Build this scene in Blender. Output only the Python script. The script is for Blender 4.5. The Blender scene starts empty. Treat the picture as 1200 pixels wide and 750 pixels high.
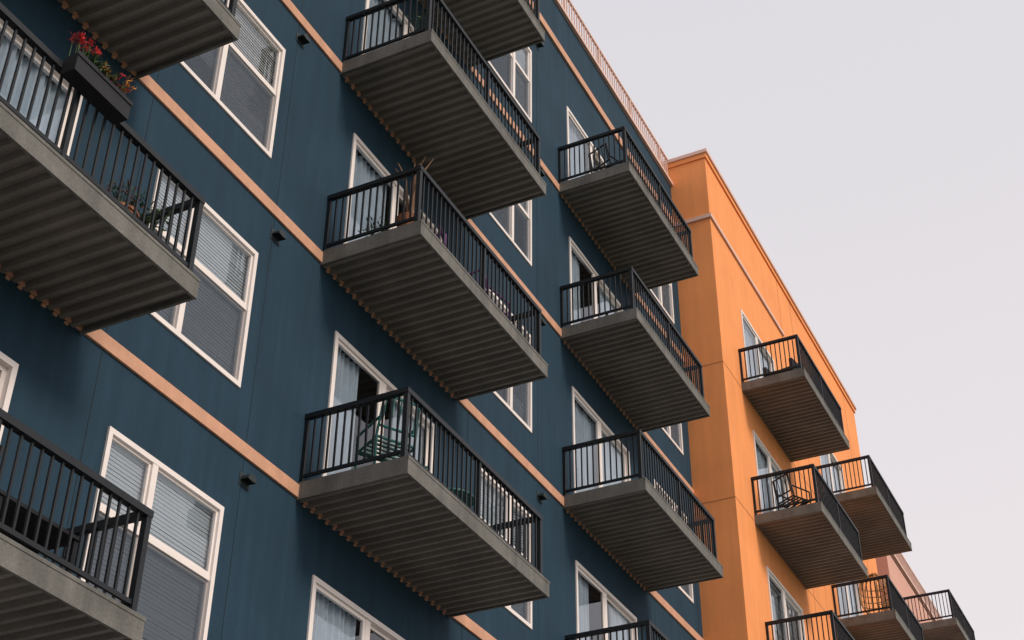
import bpy, math, random
from mathutils import Matrix, Vector
random.seed(7)
D=8.5; CZ=1.7
X=lambda v:v*D
Z=lambda v:CZ+v*D
Z1=.8976; DZ=.37866; BD0=.1655*D; PR=.1033*D
def FZ(n): return Z(Z1+(n-1)*DZ)
sc=bpy.context.scene

# ---------------- materials
def nodes(name):
    m=bpy.data.materials.new(name); m.use_nodes=True
    nt=m.node_tree; b=nt.nodes['Principled BSDF']
    return m,nt,b
def mat(name,col,rough=.8,var=.12,scale=3.0,bump=.0,bscale=60,metal=0,streak=0,fine=0,spec=.5):
    m,nt,b=nodes(name); N=nt.nodes; L=nt.links
    b.inputs['Roughness'].default_value=rough; b.inputs['Metallic'].default_value=metal
    b.inputs['Specular IOR Level'].default_value=spec
    tc=N.new('ShaderNodeTexCoord'); out=tc.outputs['Object']
    n=N.new('ShaderNodeTexNoise'); n.inputs['Scale'].default_value=scale; n.inputs['Detail'].default_value=6
    L.new(out,n.inputs['Vector'])
    r=N.new('ShaderNodeMapRange'); r.inputs['From Min'].default_value=.3; r.inputs['From Max'].default_value=.7
    r.inputs['To Min'].default_value=1-var; r.inputs['To Max'].default_value=1+var
    L.new(n.outputs['Fac'],r.inputs['Value'])
    val=r.outputs['Result']
    if streak:
        mp=N.new('ShaderNodeMapping'); mp.inputs['Scale'].default_value=(5,5,.35); L.new(out,mp.inputs['Vector'])
        n2=N.new('ShaderNodeTexNoise'); n2.inputs['Scale'].default_value=1.3; n2.inputs['Detail'].default_value=5; L.new(mp.outputs[0],n2.inputs['Vector'])
        r2=N.new('ShaderNodeMapRange'); r2.inputs['From Min'].default_value=.35; r2.inputs['From Max'].default_value=.75
        r2.inputs['To Min'].default_value=1+streak*.4; r2.inputs['To Max'].default_value=1-streak
        L.new(n2.outputs['Fac'],r2.inputs['Value'])
        mm=N.new('ShaderNodeMath'); mm.operation='MULTIPLY'; L.new(val,mm.inputs[0]); L.new(r2.outputs['Result'],mm.inputs[1]); val=mm.outputs[0]
    if fine:
        n3=N.new('ShaderNodeTexNoise'); n3.inputs['Scale'].default_value=40; n3.inputs['Detail'].default_value=3; L.new(out,n3.inputs['Vector'])
        r3=N.new('ShaderNodeMapRange'); r3.inputs['From Min'].default_value=.3; r3.inputs['From Max'].default_value=.7
        r3.inputs['To Min'].default_value=1-fine; r3.inputs['To Max'].default_value=1+fine
        L.new(n3.outputs['Fac'],r3.inputs['Value'])
        mm=N.new('ShaderNodeMath'); mm.operation='MULTIPLY'; L.new(val,mm.inputs[0]); L.new(r3.outputs['Result'],mm.inputs[1]); val=mm.outputs[0]
    v=N.new('ShaderNodeVectorMath'); v.operation='SCALE'; v.inputs[0].default_value=col; L.new(val,v.inputs['Scale'])
    L.new(v.outputs[0],b.inputs['Base Color'])
    if bump:
        nb=N.new('ShaderNodeTexNoise'); nb.inputs['Scale'].default_value=bscale; nb.inputs['Detail'].default_value=4; L.new(out,nb.inputs['Vector'])
        bp=N.new('ShaderNodeBump'); bp.inputs['Strength'].default_value=bump; bp.inputs['Distance'].default_value=.01
        L.new(nb.outputs['Fac'],bp.inputs['Height']); L.new(bp.outputs[0],b.inputs['Normal'])
    return m
M={}
M['teal']=mat('teal_stucco',(.0165,.045,.074),.85,.12,1.0,.25,70,streak=.18,fine=.06,spec=.25)
M['tealjoint']=mat('teal_joint',(.007,.022,.036),.9)
M['orange']=mat('orange_stucco',(.89,.335,.12),.85,.05,1.0,.25,70,streak=.07,fine=.03,spec=.2)
M['orangejoint']=mat('orange_joint',(.45,.16,.06),.9)
M['pink']=mat('pink_stucco',(.66,.36,.28),.85,.05,1.0,.2,70,streak=.06)
M['tan']=mat('tan_trim',(.58,.31,.20),.75,.10,4,.1,50,streak=.12,fine=.05)
M['cap']=mat('pale_cap',(.72,.48,.40),.6,.06)
M['frame']=mat('window_vinyl',(.82,.75,.72),.5,.04)
M['metal']=mat('black_railing_metal',(.009,.012,.016),.5,.15,5,spec=.3)
M['conc']=mat('slab_concrete',(.135,.132,.122),.85,.22,2.5,.3,40,streak=.25,fine=.14)
M['deck']=mat('metal_deck',(.18,.162,.143),.6,.2,1.6,.1,30,fine=.10)
M['inside']=mat('dark_interior',(.05,.05,.055),.9)
M['blind']=mat('blind_slats',(.86,.89,.92),.6,.04)
M['blindw']=mat('blind_slats_warm',(.88,.86,.84),.6,.04)
M['curtain']=mat('curtain_cloth',(.76,.82,.88),.8,.08)
M['vent']=mat('vent_metal',(.02,.03,.035),.6)
M['roof']=mat('roof_membrane',(.3,.3,.3),.9)
# glass
m,nt,b=nodes('window_glass'); N=nt.nodes; L=nt.links; N.remove(b)
o=N['Material Output']; tr=N.new('ShaderNodeBsdfTransparent'); tr.inputs[0].default_value=(.90,.94,.97,1)
gl=N.new('ShaderNodeBsdfGlossy'); gl.inputs['Roughness'].default_value=.02; gl.inputs[0].default_value=(.92,.96,1,1)
fr=N.new('ShaderNodeFresnel'); fr.inputs['IOR'].default_value=1.9
tcg=N.new('ShaderNodeTexCoord'); ng=N.new('ShaderNodeTexNoise'); ng.inputs['Scale'].default_value=1.2; L.new(tcg.outputs['Object'],ng.inputs['Vector'])
bg=N.new('ShaderNodeBump'); bg.inputs['Strength'].default_value=.08; bg.inputs['Distance'].default_value=.03; L.new(ng.outputs['Fac'],bg.inputs['Height']); L.new(bg.outputs[0],gl.inputs['Normal'])
mx=N.new('ShaderNodeMixShader'); L.new(fr.outputs[0],mx.inputs[0]); L.new(tr.outputs[0],mx.inputs[1]); L.new(gl.outputs[0],mx.inputs[2]); L.new(mx.outputs[0],o.inputs[0])
M['glass']=m
m,nt,b=nodes('insect_screen'); N=nt.nodes; L=nt.links
b.inputs['Base Color'].default_value=(.06,.08,.11,1); b.inputs['Roughness'].default_value=.8
tr=N.new('ShaderNodeBsdfTransparent'); mx=N.new('ShaderNodeMixShader'); mx.inputs[0].default_value=.6
L.new(tr.outputs[0],mx.inputs[1]); L.new(b.outputs[0],mx.inputs[2]); L.new(mx.outputs[0],N['Material Output'].inputs[0])
M['screen']=m

# ---------------- mesh builder
class MB:
    def __init__(s): s.v=[]; s.f=[]; s.m=[]; s.mats=[]
    def mi(s,k):
        if k not in s.mats: s.mats.append(k)
        return s.mats.index(k)
    def quad(s,a,b,c,d,k):
        n=len(s.v); s.v+=[a,b,c,d]; s.f.append((n,n+1,n+2,n+3)); s.m.append(s.mi(k))
    def box(s,x0,x1,y0,y1,z0,z1,k):
        n=len(s.v)
        s.v+=[(x0,y0,z0),(x1,y0,z0),(x1,y1,z0),(x0,y1,z0),(x0,y0,z1),(x1,y0,z1),(x1,y1,z1),(x0,y1,z1)]
        for q in [(0,3,2,1),(4,5,6,7),(0,1,5,4),(1,2,6,5),(2,3,7,6),(3,0,4,7)]:
            s.f.append(tuple(n+i for i in q)); s.m.append(s.mi(k))
    def tube(s,p,q,r0,r1,k,n=8):
        p=Vector(p);q=Vector(q);d=(q-p).normalized()
        a=d.orthogonal().normalized();b=d.cross(a)
        i0=len(s.v)
        for c,r in ((p,r0),(q,r1)):
            for i in range(n):
                t=2*math.pi*i/n; s.v.append(tuple(c+a*math.cos(t)*r+b*math.sin(t)*r))
        mi=s.mi(k)
        for i in range(n):
            j=(i+1)%n; s.f.append((i0+i,i0+j,i0+n+j,i0+n+i)); s.m.append(mi)
        s.f.append(tuple(i0+i for i in range(n-1,-1,-1))); s.m.append(mi)
        s.f.append(tuple(i0+n+i for i in range(n))); s.m.append(mi)
    def obj(s,name,parent=None,bevel=0,loc=None):
        me=bpy.data.meshes.new(name); me.from_pydata(s.v,[],s.f)
        for k in s.mats: me.materials.append(M[k])
        for p,i in zip(me.polygons,s.m): p.material_index=i
        me.update()
        o=bpy.data.objects.new(name,me); sc.collection.objects.link(o)
        if parent: o.parent=parent
        if loc: o.location=loc
        if bevel:
            bm=o.modifiers.new('b','BEVEL'); bm.width=bevel; bm.segments=2; bm.limit_method='ANGLE'
        return o
def empty(name):
    o=bpy.data.objects.new(name,None); sc.collection.objects.link(o); return o

def wall(mb,x0,x1,z0,z1,y,ops,k,rev=.11):
    xs=sorted(set([x0,x1]+[a for o in ops for a in o[:2]])); zs=sorted(set([z0,z1]+[a for o in ops for a in o[2:4]]))
    for i in range(len(xs)-1):
        for j in range(len(zs)-1):
            cx=(xs[i]+xs[i+1])/2; cz=(zs[j]+zs[j+1])/2
            if any(o[0]<cx<o[1] and o[2]<cz<o[3] for o in ops): continue
            mb.quad((xs[i],y,zs[j]),(xs[i+1],y,zs[j]),(xs[i+1],y,zs[j+1]),(xs[i],y,zs[j+1]),k)
    for a,b,c,d in ops:
        r=y+rev
        mb.quad((a,y,c),(a,r,c),(b,r,c),(b,y,c),k); mb.quad((a,y,d),(b,y,d),(b,r,d),(a,r,d),k)
        mb.quad((a,y,c),(a,y,d),(a,r,d),(a,r,c),k); mb.quad((b,y,c),(b,r,c),(b,r,d),(b,y,d),k)
        e=y+1.3
        mb.quad((a,r,c),(a,e,c),(b,e,c),(b,r,c),'inside'); mb.quad((a,r,d),(b,r,d),(b,e,d),(a,e,d),'inside')
        mb.quad((a,r,c),(a,r,d),(a,e,d),(a,e,c),'inside'); mb.quad((b,r,c),(b,e,c),(b,e,d),(b,r,d),'inside')
        mb.quad((a,e,c),(b,e,c),(b,e,d),(a,e,d),'inside')

def slats(mb,a,b,z0,z1,y,k,ang=.9):
    mb.box(a,b,y-.015,y+.02,z1-.035,z1,k)
    z=z1-.05
    while z>z0:
        an=ang+random.uniform(-.05,.05)
        dy=.024*math.cos(an); dz=.024*math.sin(an); t=random.uniform(-.003,.003)
        mb.quad((a,y-dy,z-dz),(b,y-dy,z-dz+t),(b,y+dy,z+dz+t),(a,y+dy,z+dz),k); z-=.043
def curtain(mb,a,b,z0,z1,y,k,amp=.03,pitch=.11):
    n=max(4,int((b-a)/.018)); ph=random.random()*6
    pts=[(a+(b-a)*i/n, y+amp*math.sin(2*math.pi*((a+(b-a)*i/n))/pitch)+.012*math.sin(i*.31+ph)) for i in range(n+1)]
    for (xa,ya),(xb,yb) in zip(pts,pts[1:]): mb.quad((xa,ya,z0),(xb,yb,z0),(xb,yb,z1),(xa,ya,z1),k)

def frame_rect(mb,a,b,c,d,y0,y1,w,k):
    mb.box(a,b,y0,y1,d-w,d,k); mb.box(a,b,y0,y1,c,c+w,k)
    mb.box(a,a+w,y0,y1,c+w,d-w,k); mb.box(b-w,b,y0,y1,c+w,d-w,k)
def window(a,b,c,d,y,mull,parent,tr=.56):
    mb=MB(); w=.055
    frame_rect(mb,a+.002,b-.002,c+.002,d-.002,y-.022,y+.07,w,'frame')
    m0=a+(b-a)*mull
    mb.box(m0-.04,m0+.04,y-.018,y+.07,c+w,d-w,'frame')
    zt=c+(d-c)*tr
    for (p,q) in ((a+w,m0-.04),(m0+.04,b-w)):
        mb.box(p,q,y+.0,y+.055,zt-.028,zt+.028,'frame')
        frame_rect(mb,p+.001,q-.001,zt+.028,d-w,y+.008,y+.045,.028,'frame')
        frame_rect(mb,p+.001,q-.001,c+w,zt-.028,y+.022,y+.06,.028,'frame')
        mb.quad((p+.028,y+.03,zt+.03),(q-.028,y+.03,zt+.03),(q-.028,y+.03,d-w-.02),(p+.028,y+.03,d-w-.02),'glass')
        mb.quad((p+.028,y+.045,c+w+.02),(q-.028,y+.045,c+w+.02),(q-.028,y+.045,zt-.03),(p+.028,y+.045,zt-.03),'glass')
        mb.quad((p+.01,y+.016,c+w),(q-.01,y+.016,c+w),(q-.01,y+.016,zt-.03),(p+.01,y+.016,zt-.03),'screen')
        r=random.random(); lo=c if r<.7 else (zt-.1 if r<.85 else c+(zt-c)*random.random())
        slats(mb,p-.02,q+.02,lo,d-w+.02,y+.078,'blind' if random.random()<.7 else 'blindw',random.uniform(1.25,1.45))
    return mb.obj('window',parent)
def door(a,b,c,d,y,parent,kind=None):
    mb=MB(); w=.06
    frame_rect(mb,a+.002,b-.002,c+.002,d-.002,y-.02,y+.09,w,'frame')
    m0=(a+b)/2-.05
    mb.box(m0-.05,m0+.05,y+.0,y+.05,c+w,d-w,'frame')
    frame_rect(mb,a+w+.001,m0-.05,c+w+.001,d-w-.001,y+.006,y+.045,.05,'frame')
    frame_rect(mb,m0+.05,b-w-.001,c+w+.001,d-w-.001,y+.04,y+.08,.05,'frame')
    mb.quad((a+w,y+.025,c+w),(m0,y+.025,c+w),(m0,y+.025,d-w),(a+w,y+.025,d-w),'glass')
    mb.quad((m0,y+.06,c+w),(b-w,y+.06,c+w),(b-w,y+.06,d-w),(m0,y+.06,d-w),'glass')
    kind=kind if kind is not None else random.choice([0,0,1,2,3])
    yy=y+.135
    if kind==0: curtain(mb,a,b,c+.03,d-.05,yy,'curtain',.025,.1)
    elif kind==1: curtain(mb,a,a+(b-a)*.45,c+.03,d-.05,yy,'curtain')
    elif kind==2:
        curtain(mb,a,a+(b-a)*.3,c+.03,d-.05,yy,'curtain'); curtain(mb,b-(b-a)*.35,b,c+.03,d-.05,yy,'curtain')
    else: slats(mb,a,b,c+.3,d-.05,yy,'blind',1.25)
    return mb.obj('balcony_door',parent)

def balcony(x0,Ln,yw,z,parent,BD=BD0):
    x1=x0+Ln; yo=yw-BD
    mb=MB()
    zb0=z-.103; zt0=z+.108
    mb.box(x0+.03,x1-.03,yo+.03,yw-.001,z-.02,z+.096,'conc')
    mb.box(x0,x1,yo,yo+.03,zb0,zt0,'conc')
    mb.box(x0,x0+.03,yo+.03,yw-.002,zb0,zt0,'conc')
    mb.box(x1-.03,x1,yo+.03,yw-.002,zb0,zt0,'conc')
    mb.box(x0-.006,x1+.006,yo-.006,yo,zt0-.03,zt0+.003,'conc')
    zc=z-.040; p=.152; x=x0+.03; prof=[]
    while x<x1-.03:
        for dx,dz in ((0,0),(.022,-.055),(.070,-.055),(.092,0)):
            if x+dx<x1-.03: prof.append((x+dx,zc+dz))
        x+=p
    prof.append((x1-.03,zc))
    for (a,za),(b,zb) in zip(prof,prof[1:]):
        mb.quad((a,yo+.03,za),(a,yw-.002,za),(b,yw-.002,zb),(b,yo+.03,zb),'deck')
    x=x0+.13
    while x<x1-.1:
        mb.box(x,x+.045,yw-.022,yw-.003,z-.120,z-.097,'tan'); x+=p
    zt=z+.117*D; zb=zt0; zr=zb+.07
    k='metal'
    def post(x,y,s=.028): mb.box(x-s,x+s,y-s,y+s,zb-.0,zt-.05,k)
    i=.085 if BD>=BD0-.01 else .06; ix=.04; ex=.10
    post(x0+ix,yo+i);post(x1-ex,yo+i);post(x0+ix,yw-.03,.02);post(x1-ex,yw-.03,.02)
    post(x0+Ln*.5,yo+i,.022)
    for X_ in (x0+ix,x1-ex):
        mb.box(X_-.032,X_+.032,yo+i+.034,yw-.002,zt-.06,zt,k)
        mb.box(X_-.014,X_+.014,yo+i+.029,yw-.002,zr,zr+.04,k)
        n=int((BD-.1)/.108)
        for j in range(1,n+1):
            y=yo+i+(BD-i-.03)*j/(n+1); mb.box(X_-.010,X_+.010,y-.010,y+.010,zr+.03,zt-.05,k)
    mb.box(x0+ix-.034,x1-ex+.034,yo+i-.034,yo+i+.034,zt-.061,zt+.001,k)
    mb.box(x0+ix+.029,x1-ex-.029,yo+i-.014,yo+i+.014,zr,zr+.04,k)
    n=int(Ln/.112)
    for j in range(1,n):
        x=x0+ix+(Ln-ix-ex)*j/n
        mb.box(x-.010,x+.010,yo+i-.010,yo+i+.010,zr+.03,zt-.05,k)
    return mb.obj('balcony',parent)

# ---------------- TEAL BUILDING
teal=empty('teal_apartment_building')
xc=X(2.9453); cols=[-1.137,-.301,.5348,1.3706,2.1976]; LN=.416*D
ops=[]; items=[]
for ci,s in enumerate(cols):
    for n in range(-1,5):
        z=FZ(n)
        o=(X(s+.052),X(s+.344),z+.115,z+.284*D); ops.append(o); items.append(('d',o,ci,n))
        w=(X(s+.4843),X(s+.6933),z+.076*D,z+.288*D); ops.append(w); items.append(('w',w,ci,n))
    o=(X(s+.4843),X(s+.6933),.9,2.5); ops.append(o); items.append(('w',o,ci,-2))
    o=(X(s+.08),X(s+.33),.15,2.4); ops.append(o); items.append(('d',o,ci,-2))
ztop=Z(2.605); xl=X(-1.25)
mb=MB()
wall(mb,xl,xc+.0,0,ztop,0,ops,'teal')
mb.quad((xl,0,0),(xl,0,ztop),(xl,16,ztop),(xl,16,0),'teal')
mb.quad((xl,16,0),(xl,16,ztop),(xc,16,ztop),(xc,16,0),'teal')
mb.obj('walls',teal)
mb=MB(); mb.box(xl+.3,xc-.01,.3,15.7,ztop-.5,ztop-.4,'roof')
mb.box(xl+.002,xc,.28,.3,ztop-.6,ztop-.02,'teal'); mb.obj('roof',teal)
for t,o,ci,n in items:
    if t=='d': door(*o,0,teal,{(3,1):2,(3,2):1,(3,0):1,(2,1):0,(4,2):0,(4,4):1,(4,3):2}.get((ci,n)))
    else: window(*o,0,.39 if ci<3 else .6,teal)
mb=MB()
for n in range(-1,5):
    mb.box(xl,xc-.003,-.03,-.0,FZ(n)-.078,FZ(n)+.078,'tan')
mb.box(xl,xc-.003,-.045,0,Z(2.47)-.11,Z(2.47)+.08,'tan')
mb.obj('floor_bands',teal,.004)
mb=MB(); mb.box(xl,xc-.004,-.07,.33,ztop,ztop+.09,'cap'); mb.obj('parapet_coping',teal,.01)
mb=MB(); zf=Z(2.70); y=.02
mb.box(xl,xc-.02,y-.025,y+.025,zf-.05,zf,'cap'); mb.box(xl,xc-.02,y-.018,y+.018,ztop+.17,ztop+.21,'cap')
x=xl+.05
i=0
while x<xc-.05:
    s=.022 if i%14==0 else .011
    mb.box(x-s,x+s,y-s,y+s,ztop+.09,zf-.05,'cap'); x+=.125; i+=1
mb.obj('roof_railing',teal)
mb=MB()
for s in cols:
    for dx in (.4843-.03,.6933+.028):
        for n in range(-1,5):
            mb.box(X(s+dx)-.006,X(s+dx)+.006,-.003,.002,FZ(n)+.09,min(FZ(n+1)-.09,ztop-.01),'tealjoint')
mb.obj('control_joints',teal)
mb=MB()
for s in cols:
    for n in range(-1,6):
        x=X(s+.7217+.005); z=FZ(n)-.04*D
        if z>ztop-.5 or x>xc-.4: continue
        seg=10; R=.075
        for j in range(seg):
            a0=math.pi*j/seg; a1=math.pi*(j+1)/seg
            p0=(x+R*math.cos(a0),z+R*math.sin(a0));p1=(x+R*math.cos(a1),z+R*math.sin(a1))
            mb.quad((p0[0],-.11,p0[1]-.01),(p1[0],-.11,p1[1]-.01),(p1[0],0,p1[1]),(p0[0],0,p0[1]),'vent')
            mb.quad((x,-.11,z-.02),(p0[0],-.11,p0[1]-.01),(p1[0],-.11,p1[1]-.01),(x,-.11,z-.02),'vent')
        mb.box(x-R-.015,x+R+.015,-.008,-.001,z-.06,z+R+.015,'vent')
mb.obj('vents',teal)
for ci,s in enumerate(cols):
    for n in range(-1,5):
        if ci<3: balcony(X(s),.419*D,0,FZ(n),teal,BD0-.013*D)
        else: balcony(X(s),LN-.003*D,0,FZ(n),teal)

# ---------------- ORANGE BUILDING
org=empty('orange_apartment_building')
x0=xc; x1=X(4.44); yo=-PR; zt=Z(2.685)
ocols=[3.085,3.775]; ops=[]
OF=lambda n:FZ(n)-.028*D
for s in ocols:
    for n in range(-1,5):
        o=(X(s+.06),X(s+.345),OF(n)+.115,OF(n)+.284*D); ops.append(o)
mb=MB()
wall(mb,x0,x1,0,zt,yo,ops,'orange')
mb.quad((x0,14,0),(x0,yo,0),(x0,yo,zt),(x0,14,zt),'orange')
mb.quad((x1,yo,0),(x1,14,0),(x1,14,zt),(x1,yo,zt),'orange')
mb.quad((x1,14,0),(x0,14,0),(x0,14,zt),(x1,14,zt),'orange')
mb.obj('walls',org)
mb=MB(); mb.box(x0+.02,x1-.02,yo+.02,13.9,zt-.1,zt-.02,'roof'); mb.obj('roof',org)
for o in ops: door(*o,yo,org)
mb=MB()
mb.box(x0-.07,x1+.07,yo-.08,yo+.3,zt,zt+.10,'cap'); mb.box(x0-.07,x0+.3,yo+.3,14.0,zt,zt+.10,'cap')
mb.box(x0-.035,x1+.035,yo-.04,yo-.0,zt-.13,zt-.001,'orange'); mb.box(x0-.035,x0,yo,14,zt-.13,zt-.001,'orange')
mb.obj('cornice',org,.008)
zz=Z(2.465)
mb=MB(); mb.box(x0-.05,X(3.57),yo-.05,yo,zz-.05,zz+.05,'cap'); mb.box(x0-.05,x0,yo,-.05,zz-.05,zz+.05,'cap'); mb.obj('trim_band',org,.005)
mb=MB()
for n in range(-1,5):
    z=OF(n)-.03
    mb.box(x0-.004,x1,yo-.004,yo+.002,z-.008,z+.008,'orangejoint'); mb.box(x0-.004,x0+.002,yo+.002,-.002,z-.008,z+.008,'orangejoint')
for xx in (3.57,3.70,4.3):
    mb.box(X(xx)-.007,X(xx)+.007,yo-.0035,yo+.002,0,zt-.14,'orangejoint')
mb.obj('control_joints',org)
for s in ocols:
    for n in range(-1,5): balcony(X(s),LN*.985,yo,OF(n),org)

# ---------------- PINK BUILDING
pk=empty('pink_apartment_building')
x0=X(4.63); x1=X(5.55); zt=Z(2.25)
ops=[]
for s in (4.80,):
    for n in range(-1,4):
        ops.append((X(s+.06),X(s+.345),OF(n)+.115,min(OF(n)+.27*D,zt-.3)))
mb=MB(); wall(mb,x0,x1,0,zt,yo,ops,'pink')
mb.quad((x0,14,0),(x0,yo,0),(x0,yo,zt),(x0,14,zt),'pink'); mb.quad((x1,yo,0),(x1,14,0),(x1,14,zt),(x1,yo,zt),'pink')
mb.quad((x1,14,0),(x0,14,0),(x0,14,zt),(x1,14,zt),'pink')
mb.quad((X(4.44)+.01,1.5,0),(x0,1.5,0),(x0,1.5,zt-.5),(X(4.44)+.01,1.5,zt-.5),'pink')
mb.obj('walls',pk)
for o in ops: door(*o,yo,pk)
mb=MB(); mb.box(x0,x1,yo,14,zt-.12,zt-.05,'roof'); mb.obj('roof',pk)
mb=MB(); mb.box(x0-.05,x1+.05,yo-.06,yo+.25,zt,zt+.08,'cap'); mb.box(x0-.05,x0+.25,yo+.25,14,zt,zt+.08,'cap'); mb.obj('cornice',pk)
mb=MB(); zf=zt+.75
mb.box(x0,x1,yo+.0,yo+.04,zf-.05,zf,'cap'); mb.box(x0,x0+.04,yo+.04,6,zf-.05,zf,'cap')
x=x0
while x<x1: mb.box(x,x+.022,yo+.01,yo+.032,zt+.08,zf-.05,'cap'); x+=.13
y=yo+.14
while y<6: mb.box(x0+.01,x0+.032,y,y+.022,zt+.08,zf-.05,'cap'); y+=.13
mb.obj('roof_railing',pk)
for n in range(-1,5): balcony(X(4.80),LN*.98,yo,OF(n),pk)

# ---------------- balcony furniture
M['green']=mat('green_painted_metal',(.015,.15,.14),.5)
M['dark']=mat('dark_plastic',(.014,.015,.018),.6,spec=.25)
M['leaf']=mat('leaf',(.05,.10,.03),.7,.3,20)
M['red']=mat('red_petal',(.55,.02,.02),.6)
M['yellow']=mat('yellow_petal',(.65,.28,.03),.6)
M['purple']=mat('purple_cloth',(.13,.04,.16),.8)
M['terra']=mat('terracotta',(.30,.12,.06),.8)
M['wood']=mat('dry_wood',(.22,.12,.07),.8)
M['wicker']=mat('wicker',(.45,.25,.10),.7)
M['soil']=mat('soil',(.04,.03,.02),.9)
def chair(x,y,z,rot,k,name='patio_chair'):
    mb=MB(); r=.016; w=.24
    T=lambda a,b,c:mb.tube(a,b,r,r,c,8)
    for sx in (-1,1):
        T((sx*w,-.24,0),(sx*w,-.24,.64),k); T((sx*w,.22,0),(sx*w,.22,.45),k)
        T((sx*w,.22,.45),(sx*w*.92,.32,.92),k); T((sx*w,-.24,.64),(sx*w*.97,.26,.66),k)
        T((sx*w,-.24,.42),(sx*w,.22,.42),k)
    T((-w,-.24,.43),(w,-.24,.43),k);T((-w,.22,.43),(w,.22,.43),k);T((-w*.92,.32,.92),(w*.92,.32,.92),k);T((-w,.25,.56),(w,.25,.56),k)
    for i in range(5):
        a=-w+.04+i*(2*w-.08)/4; mb.tube((a,.25,.56),(a*.95,.32,.92),.009,.009,k)
    for i in range(6):
        b=-.20+i*.082; mb.box(-w,w,b-.019,b+.019,.432,.446,k)
    o=mb.obj(name); o.location=(x,y,z); o.rotation_euler=(0,0,rot); return o
def foliage(mb,c,R,n,k,s=.05,up=.3):
    for _ in range(n):
        v=Vector((random.gauss(0,1),random.gauss(0,1),random.gauss(0,1))).normalized()*random.random()**.4
        p=Vector(c)+Vector((v.x*R[0],v.y*R[1],v.z*R[2]))
        d=Vector((random.uniform(-1,1),random.uniform(-1,1),random.uniform(-.4,1))).normalized(); e=d.orthogonal().normalized()
        L_=s*random.uniform(.6,1.4); a=p; b=p+d*L_*.5+e*L_*.22; c2=p+d*L_; d2=p+d*L_*.5-e*L_*.22
        mb.quad(tuple(a),tuple(b),tuple(c2),tuple(d2),k)
def potplant(x,y,z,h,R,k='terra',flower=None):
    mb=MB(); mb.tube((0,0,0),(0,0,.26),.11,.15,k,14); mb.tube((0,0,.26),(0,0,.29),.165,.165,k,14); mb.tube((0,0,.285),(0,0,.295),.14,.14,'soil',12)
    for i in range(6):
        a=random.uniform(0,6.3); mb.tube((0,0,.28),(R*.6*math.cos(a),R*.6*math.sin(a),.3+h*.7),.008,.004,'leaf',5)
    foliage(mb,(0,0,.3+h*.55),(R,R,h*.5),260,'leaf',.07)
    if flower: foliage(mb,(0,0,.3+h*.8),(R,R,h*.35),60,flower,.05)
    o=mb.obj('potted_plant'); o.location=(x,y,z); return o
Tz=lambda n:FZ(n)+.097
chair(X(1.3706)+.42,-.85,Tz(1),math.radians(150),'green')
chair(X(1.3706)+1.35,-.55,Tz(1),math.radians(-70),'green')
mb=MB(); mb.tube((0,0,.68),(0,0,.70),.3,.3,'green',24); mb.tube((0,0,.02),(0,0,.68),.02,.02,'green')
for i in range(3):
    a=i*2.09; mb.tube((0,0,.15),(.25*math.cos(a),.25*math.sin(a),0),.012,.012,'green')
o=mb.obj('bistro_table'); o.location=(X(1.3706)+2.2,-.7,Tz(1))
potplant(X(1.3706)+.5,-.45,Tz(2),.35,.2)
mb=MB()
mb.tube((0,0,0),(0,0,.3),.12,.16,'terra',14)
for i in range(7):
    a=random.uniform(-.3,.3);b=random.uniform(-.3,.3); p=Vector((0,0,.2)); q=Vector((a*.4,b*.4,1.0)); r_=Vector((a,b,1.0+random.uniform(.15,.35)))
    mb.tube(p,q,.02,.012,'wood',6); mb.tube(q,r_,.012,.004,'wood',5)
o=mb.obj('potted_branches'); o.location=(X(1.3706)+.25,-1.08,Tz(2))
chair(X(1.3706)+1.0,-.85,Tz(2),math.radians(-70),'purple')
chair(X(1.3706)+2.6,-.9,Tz(2),math.radians(80),'purple')
chair(X(1.3706)+1.2,-.7,Tz(3),math.radians(-60),'dark'); potplant(X(1.3706)+.45,-1.0,Tz(3),.5,.25)
chair(X(2.1976)+.7,-.75,Tz(4),math.radians(70),'dark')
chair(X(2.1976)+1.1,-.6,Tz(3),math.radians(-50),'dark')
def lounge(x,y,z,rot):
    mb=MB(); k='dark'
    mb.box(-.34,.34,-.36,.34,.18,.36,k); mb.box(-.36,-.28,-.36,.36,.05,.56,k); mb.box(.28,.36,-.36,.36,.05,.56,k)
    n=len(mb.v); mb.box(-.28,.28,.22,.34,.36,.86,k)
    for j in range(n,len(mb.v)):
        v=mb.v[j]
        if v[2]>.8: mb.v[j]=(v[0]*.92,v[1]+.13,v[2])
    for sx in (-.31,.31):
        for sy in (-.31,.31): mb.tube((sx,sy,0),(sx,sy,.1),.02,.025,k)
    o=mb.obj('lounge_chair',None,.03); o.location=(x,y,z); o.rotation_euler=(0,0,rot)
lounge(X(3.085)+.75,-PR-.8,OF(4)+.097,math.radians(-100)); chair(X(3.085)+1.9,-PR-.85,OF(4)+.097,math.radians(60),'dark')
chair(X(3.085)+.6,-PR-.7,OF(3)+.097,math.radians(60),'dark')
mb=MB(); n=14; Rr=.36
for i in range(n):
    a=2*math.pi*i/n
    pts=[Vector((Rr*math.sin(t)*math.cos(a),Rr*math.sin(t)*math.sin(a),.75-.55*math.cos(t))) for t in [math.pi*j/8 for j in range(9)]]
    if 4<i<8: continue
    for p,q in zip(pts,pts[1:]): mb.tube(p,q,.016,.016,'wicker',5)
for zz in (.4,.55,.7,.85,1.0): 
    rr=Rr*math.sqrt(max(0,1-((zz-.75)/.55)**2))
    for i in range(n):
        if 4<i<8 or i==4: continue
        a=2*math.pi*i/n;b=2*math.pi*(i+1)/n; mb.tube((rr*math.cos(a),rr*math.sin(a),zz),(rr*math.cos(b),rr*math.sin(b),zz),.012,.012,'wicker',5)
mb.tube((0,0,0),(0,0,.22),.25,.06,'dark',14)
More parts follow.
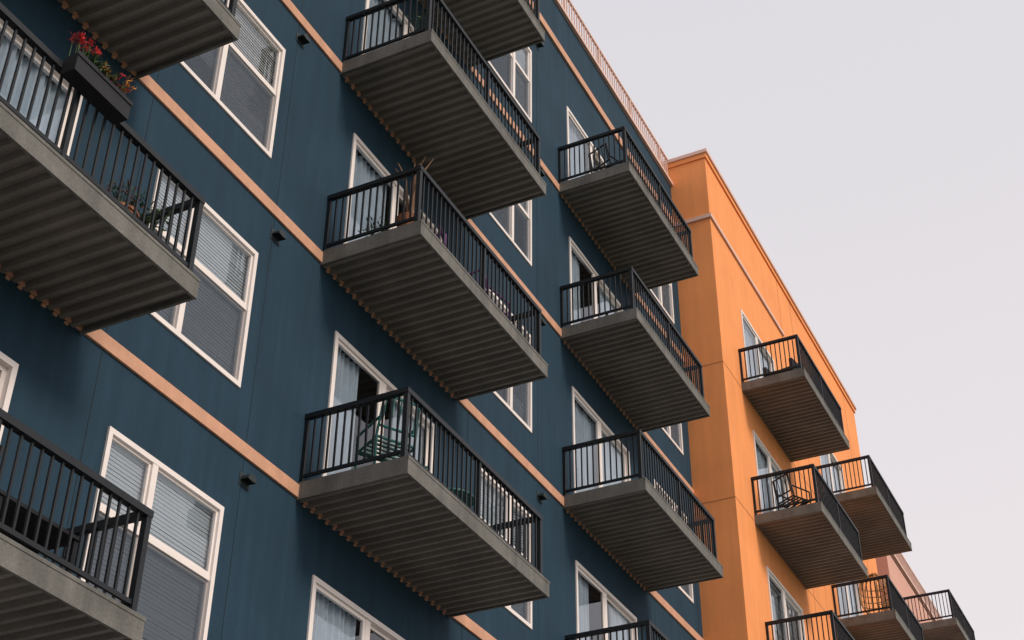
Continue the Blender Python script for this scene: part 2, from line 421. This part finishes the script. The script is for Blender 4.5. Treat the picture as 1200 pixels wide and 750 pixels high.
o=mb.obj('wicker_egg_chair'); o.location=(X(3.775)+.7,-PR-.85,OF(3)+.097)
# flower planter on the left balcony rail
mb=MB(); xa=X(.715); xb=X(.795); yr=-(BD0-.013*D)-.11; zz=FZ(1)+.117*D
mb.box(xa,xb,yr-.02,yr+.13,zz-.14,zz+.05,'dark'); mb.box(xa+.01,xb-.01,yr-.01,yr+.12,zz+.051,zz+.055,'soil')
mb.box(xa-.01,xb+.01,yr-.03,yr-.021,zz+.02,zz+.06,'dark')
for t in (.2,.8): 
    xx=xa+(xb-xa)*t; mb.box(xx-.015,xx+.015,yr+.13,yr+.20,zz+.003,zz+.02,'dark')
foliage(mb,((xa+xb)/2,yr+.06,zz+.13),((xb-xa)*.48,.10,.09),420,'leaf',.07)
for i in range(9):
    x=xa+random.uniform(.0,.28); h=random.uniform(.18,.3); y=yr+random.uniform(0,.12)
    mb.tube((x,y,zz+.05),(x,y,zz+h),.004,.004,'leaf',5); foliage(mb,(x,y,zz+h+.02),(.026,.026,.034),28,'red',.045)
for i in range(14):
    x=xa+random.uniform(.35,.7); h=random.uniform(.1,.22); y=yr+random.uniform(-.06,.1)
    foliage(mb,(x,y,zz+h+.02),(.022,.022,.022),18,'yellow' if i%3 else 'red',.042)
mb.obj('flower_planter_box')
XE=X(.953)
potplant(XE-.4,-.95,Tz(1),.35,.22,'dark'); potplant(XE-.8,-1.0,Tz(1),.25,.2,'terra','red')
def table(x,y,z,w,d,h,k):
    mb=MB(); 
    for i in range(5): mb.box(-w/2,w/2,-d/2+i*d/5+.005,-d/2+(i+1)*d/5-.005,h-.03,h,k)
    for sx in (-1,1):
        for sy in (-1,1): mb.box(sx*(w/2-.04)-.02,sx*(w/2-.04)+.02,sy*(d/2-.04)-.02,sy*(d/2-.04)+.02,0,h-.031,k)
    o=mb.obj('patio_table'); o.location=(x,y,z)
table(XE-.9,-.7,Tz(0),.9,.5,.55,'dark'); chair(XE-1.7,-.7,Tz(0),math.radians(-80),'dark')
table(XE-1.4,-.5,Tz(1),.8,.4,.5,'dark')

# ---------------- ground
M['pave']=mat('paving',(.28,.27,.255),.9,.12,1.5,.3,20,fine=.08)
M['asph']=mat('asphalt',(.05,.05,.052),.9,.15,2,.4,60,fine=.15)
M['kerb']=mat('kerb_stone',(.33,.32,.30),.85)
M['paint']=mat('road_paint',(.75,.75,.72),.7)
M['earth']=mat('grass_ground',(.07,.11,.04),.95,.3,.6)
mb=MB(); mb.quad((-600,-600,-.16),(600,-600,-.16),(600,600,-.16),(-600,600,-.16),'earth'); mb.obj('ground')
mb=MB(); mb.box(-80,120,-12,20,-.15,0,'pave'); mb.obj('pavement')
mb=MB(); mb.box(-80,120,-12.15,-12.003,-.15,.003,'kerb'); mb.obj('kerb')
mb=MB(); mb.quad((-80,-21,-.14),(120,-21,-.14),(120,-12.15,-.14),(-80,-12.15,-.14),'asph'); mb.obj('road')
mb=MB()
x=-78
while x<118: mb.quad((x,-16.6,-.136),(x+3,-16.6,-.136),(x+3,-16.48,-.136),(x,-16.48,-.136),'paint'); x+=7
mb.obj('road_markings')
mb=MB(); mb.box(-80,120,-26,-21,-.15,.0,'pave'); mb.obj('pavement')

# ---------------- world / sun
w=bpy.data.worlds.new("World"); sc.world=w; w.use_nodes=True; nt=w.node_tree; N=nt.nodes; L=nt.links
bg=N['Background']
el=math.radians(33)
sky=N.new('ShaderNodeTexSky'); sky.sky_type='NISHITA'; sky.sun_disc=False; sky.sun_elevation=el; sky.dust_density=4; sky.air_density=1.0
sd=Vector((-.12,-1,0)).normalized()
sky.sun_rotation=math.atan2(sd.x,sd.y)
hs=N.new('ShaderNodeHueSaturation'); hs.inputs['Saturation'].default_value=.25; L.new(sky.outputs[0],hs.inputs['Color'])
tc=N.new('ShaderNodeTexCoord'); sep=N.new('ShaderNodeSeparateXYZ'); L.new(tc.outputs['Generated'],sep.inputs[0])
rp=N.new('ShaderNodeValToRGB'); L.new(sep.outputs['Z'],rp.inputs[0])
rp.color_ramp.elements[0].position=.3; rp.color_ramp.elements[0].color=(.96,.885,.90,1)
rp.color_ramp.elements[1].position=.85; rp.color_ramp.elements[1].color=(.79,.785,.84,1)
sc10=N.new('ShaderNodeVectorMath'); sc10.operation='SCALE'; sc10.inputs['Scale'].default_value=10; L.new(rp.outputs[0],sc10.inputs[0])
mix=N.new('ShaderNodeMix'); mix.data_type='RGBA'; mix.inputs[0].default_value=.85
L.new(hs.outputs[0],mix.inputs[6]); L.new(sc10.outputs[0],mix.inputs[7]); L.new(mix.outputs[2],bg.inputs[0])
bg.inputs[1].default_value=.1
sl=bpy.data.lights.new('sun','SUN'); sl.energy=2.1; sl.angle=math.radians(14); sl.color=(1,.87,.73)
so=bpy.data.objects.new('sun',sl); sc.collection.objects.link(so)
dirv=Vector((sd.x*math.cos(el),sd.y*math.cos(el),math.sin(el)))
so.rotation_euler=dirv.to_track_quat('Z','Y').to_euler()

# ---------------- camera
yaw,pi_,ro=.46692,.61019,.00862
F=Vector((math.cos(pi_)*math.cos(yaw),math.cos(pi_)*math.sin(yaw),math.sin(pi_)))
R=F.cross(Vector((0,0,1))).normalized(); U=R.cross(F)
R2=R*math.cos(ro)+U*math.sin(ro); U2=-R*math.sin(ro)+U*math.cos(ro)
mt=Matrix((R2,U2,-F)).transposed().to_4x4(); mt.translation=Vector((0,-D,CZ))
cam=bpy.data.cameras.new('camera'); co=bpy.data.objects.new('camera',cam); sc.collection.objects.link(co)
co.matrix_world=mt; cam.sensor_width=36; cam.lens=1713.8/1200*36; cam.clip_end=2000
sc.camera=co
sc.view_settings.view_transform='Standard'; sc.view_settings.look='None'; sc.view_settings.exposure=0
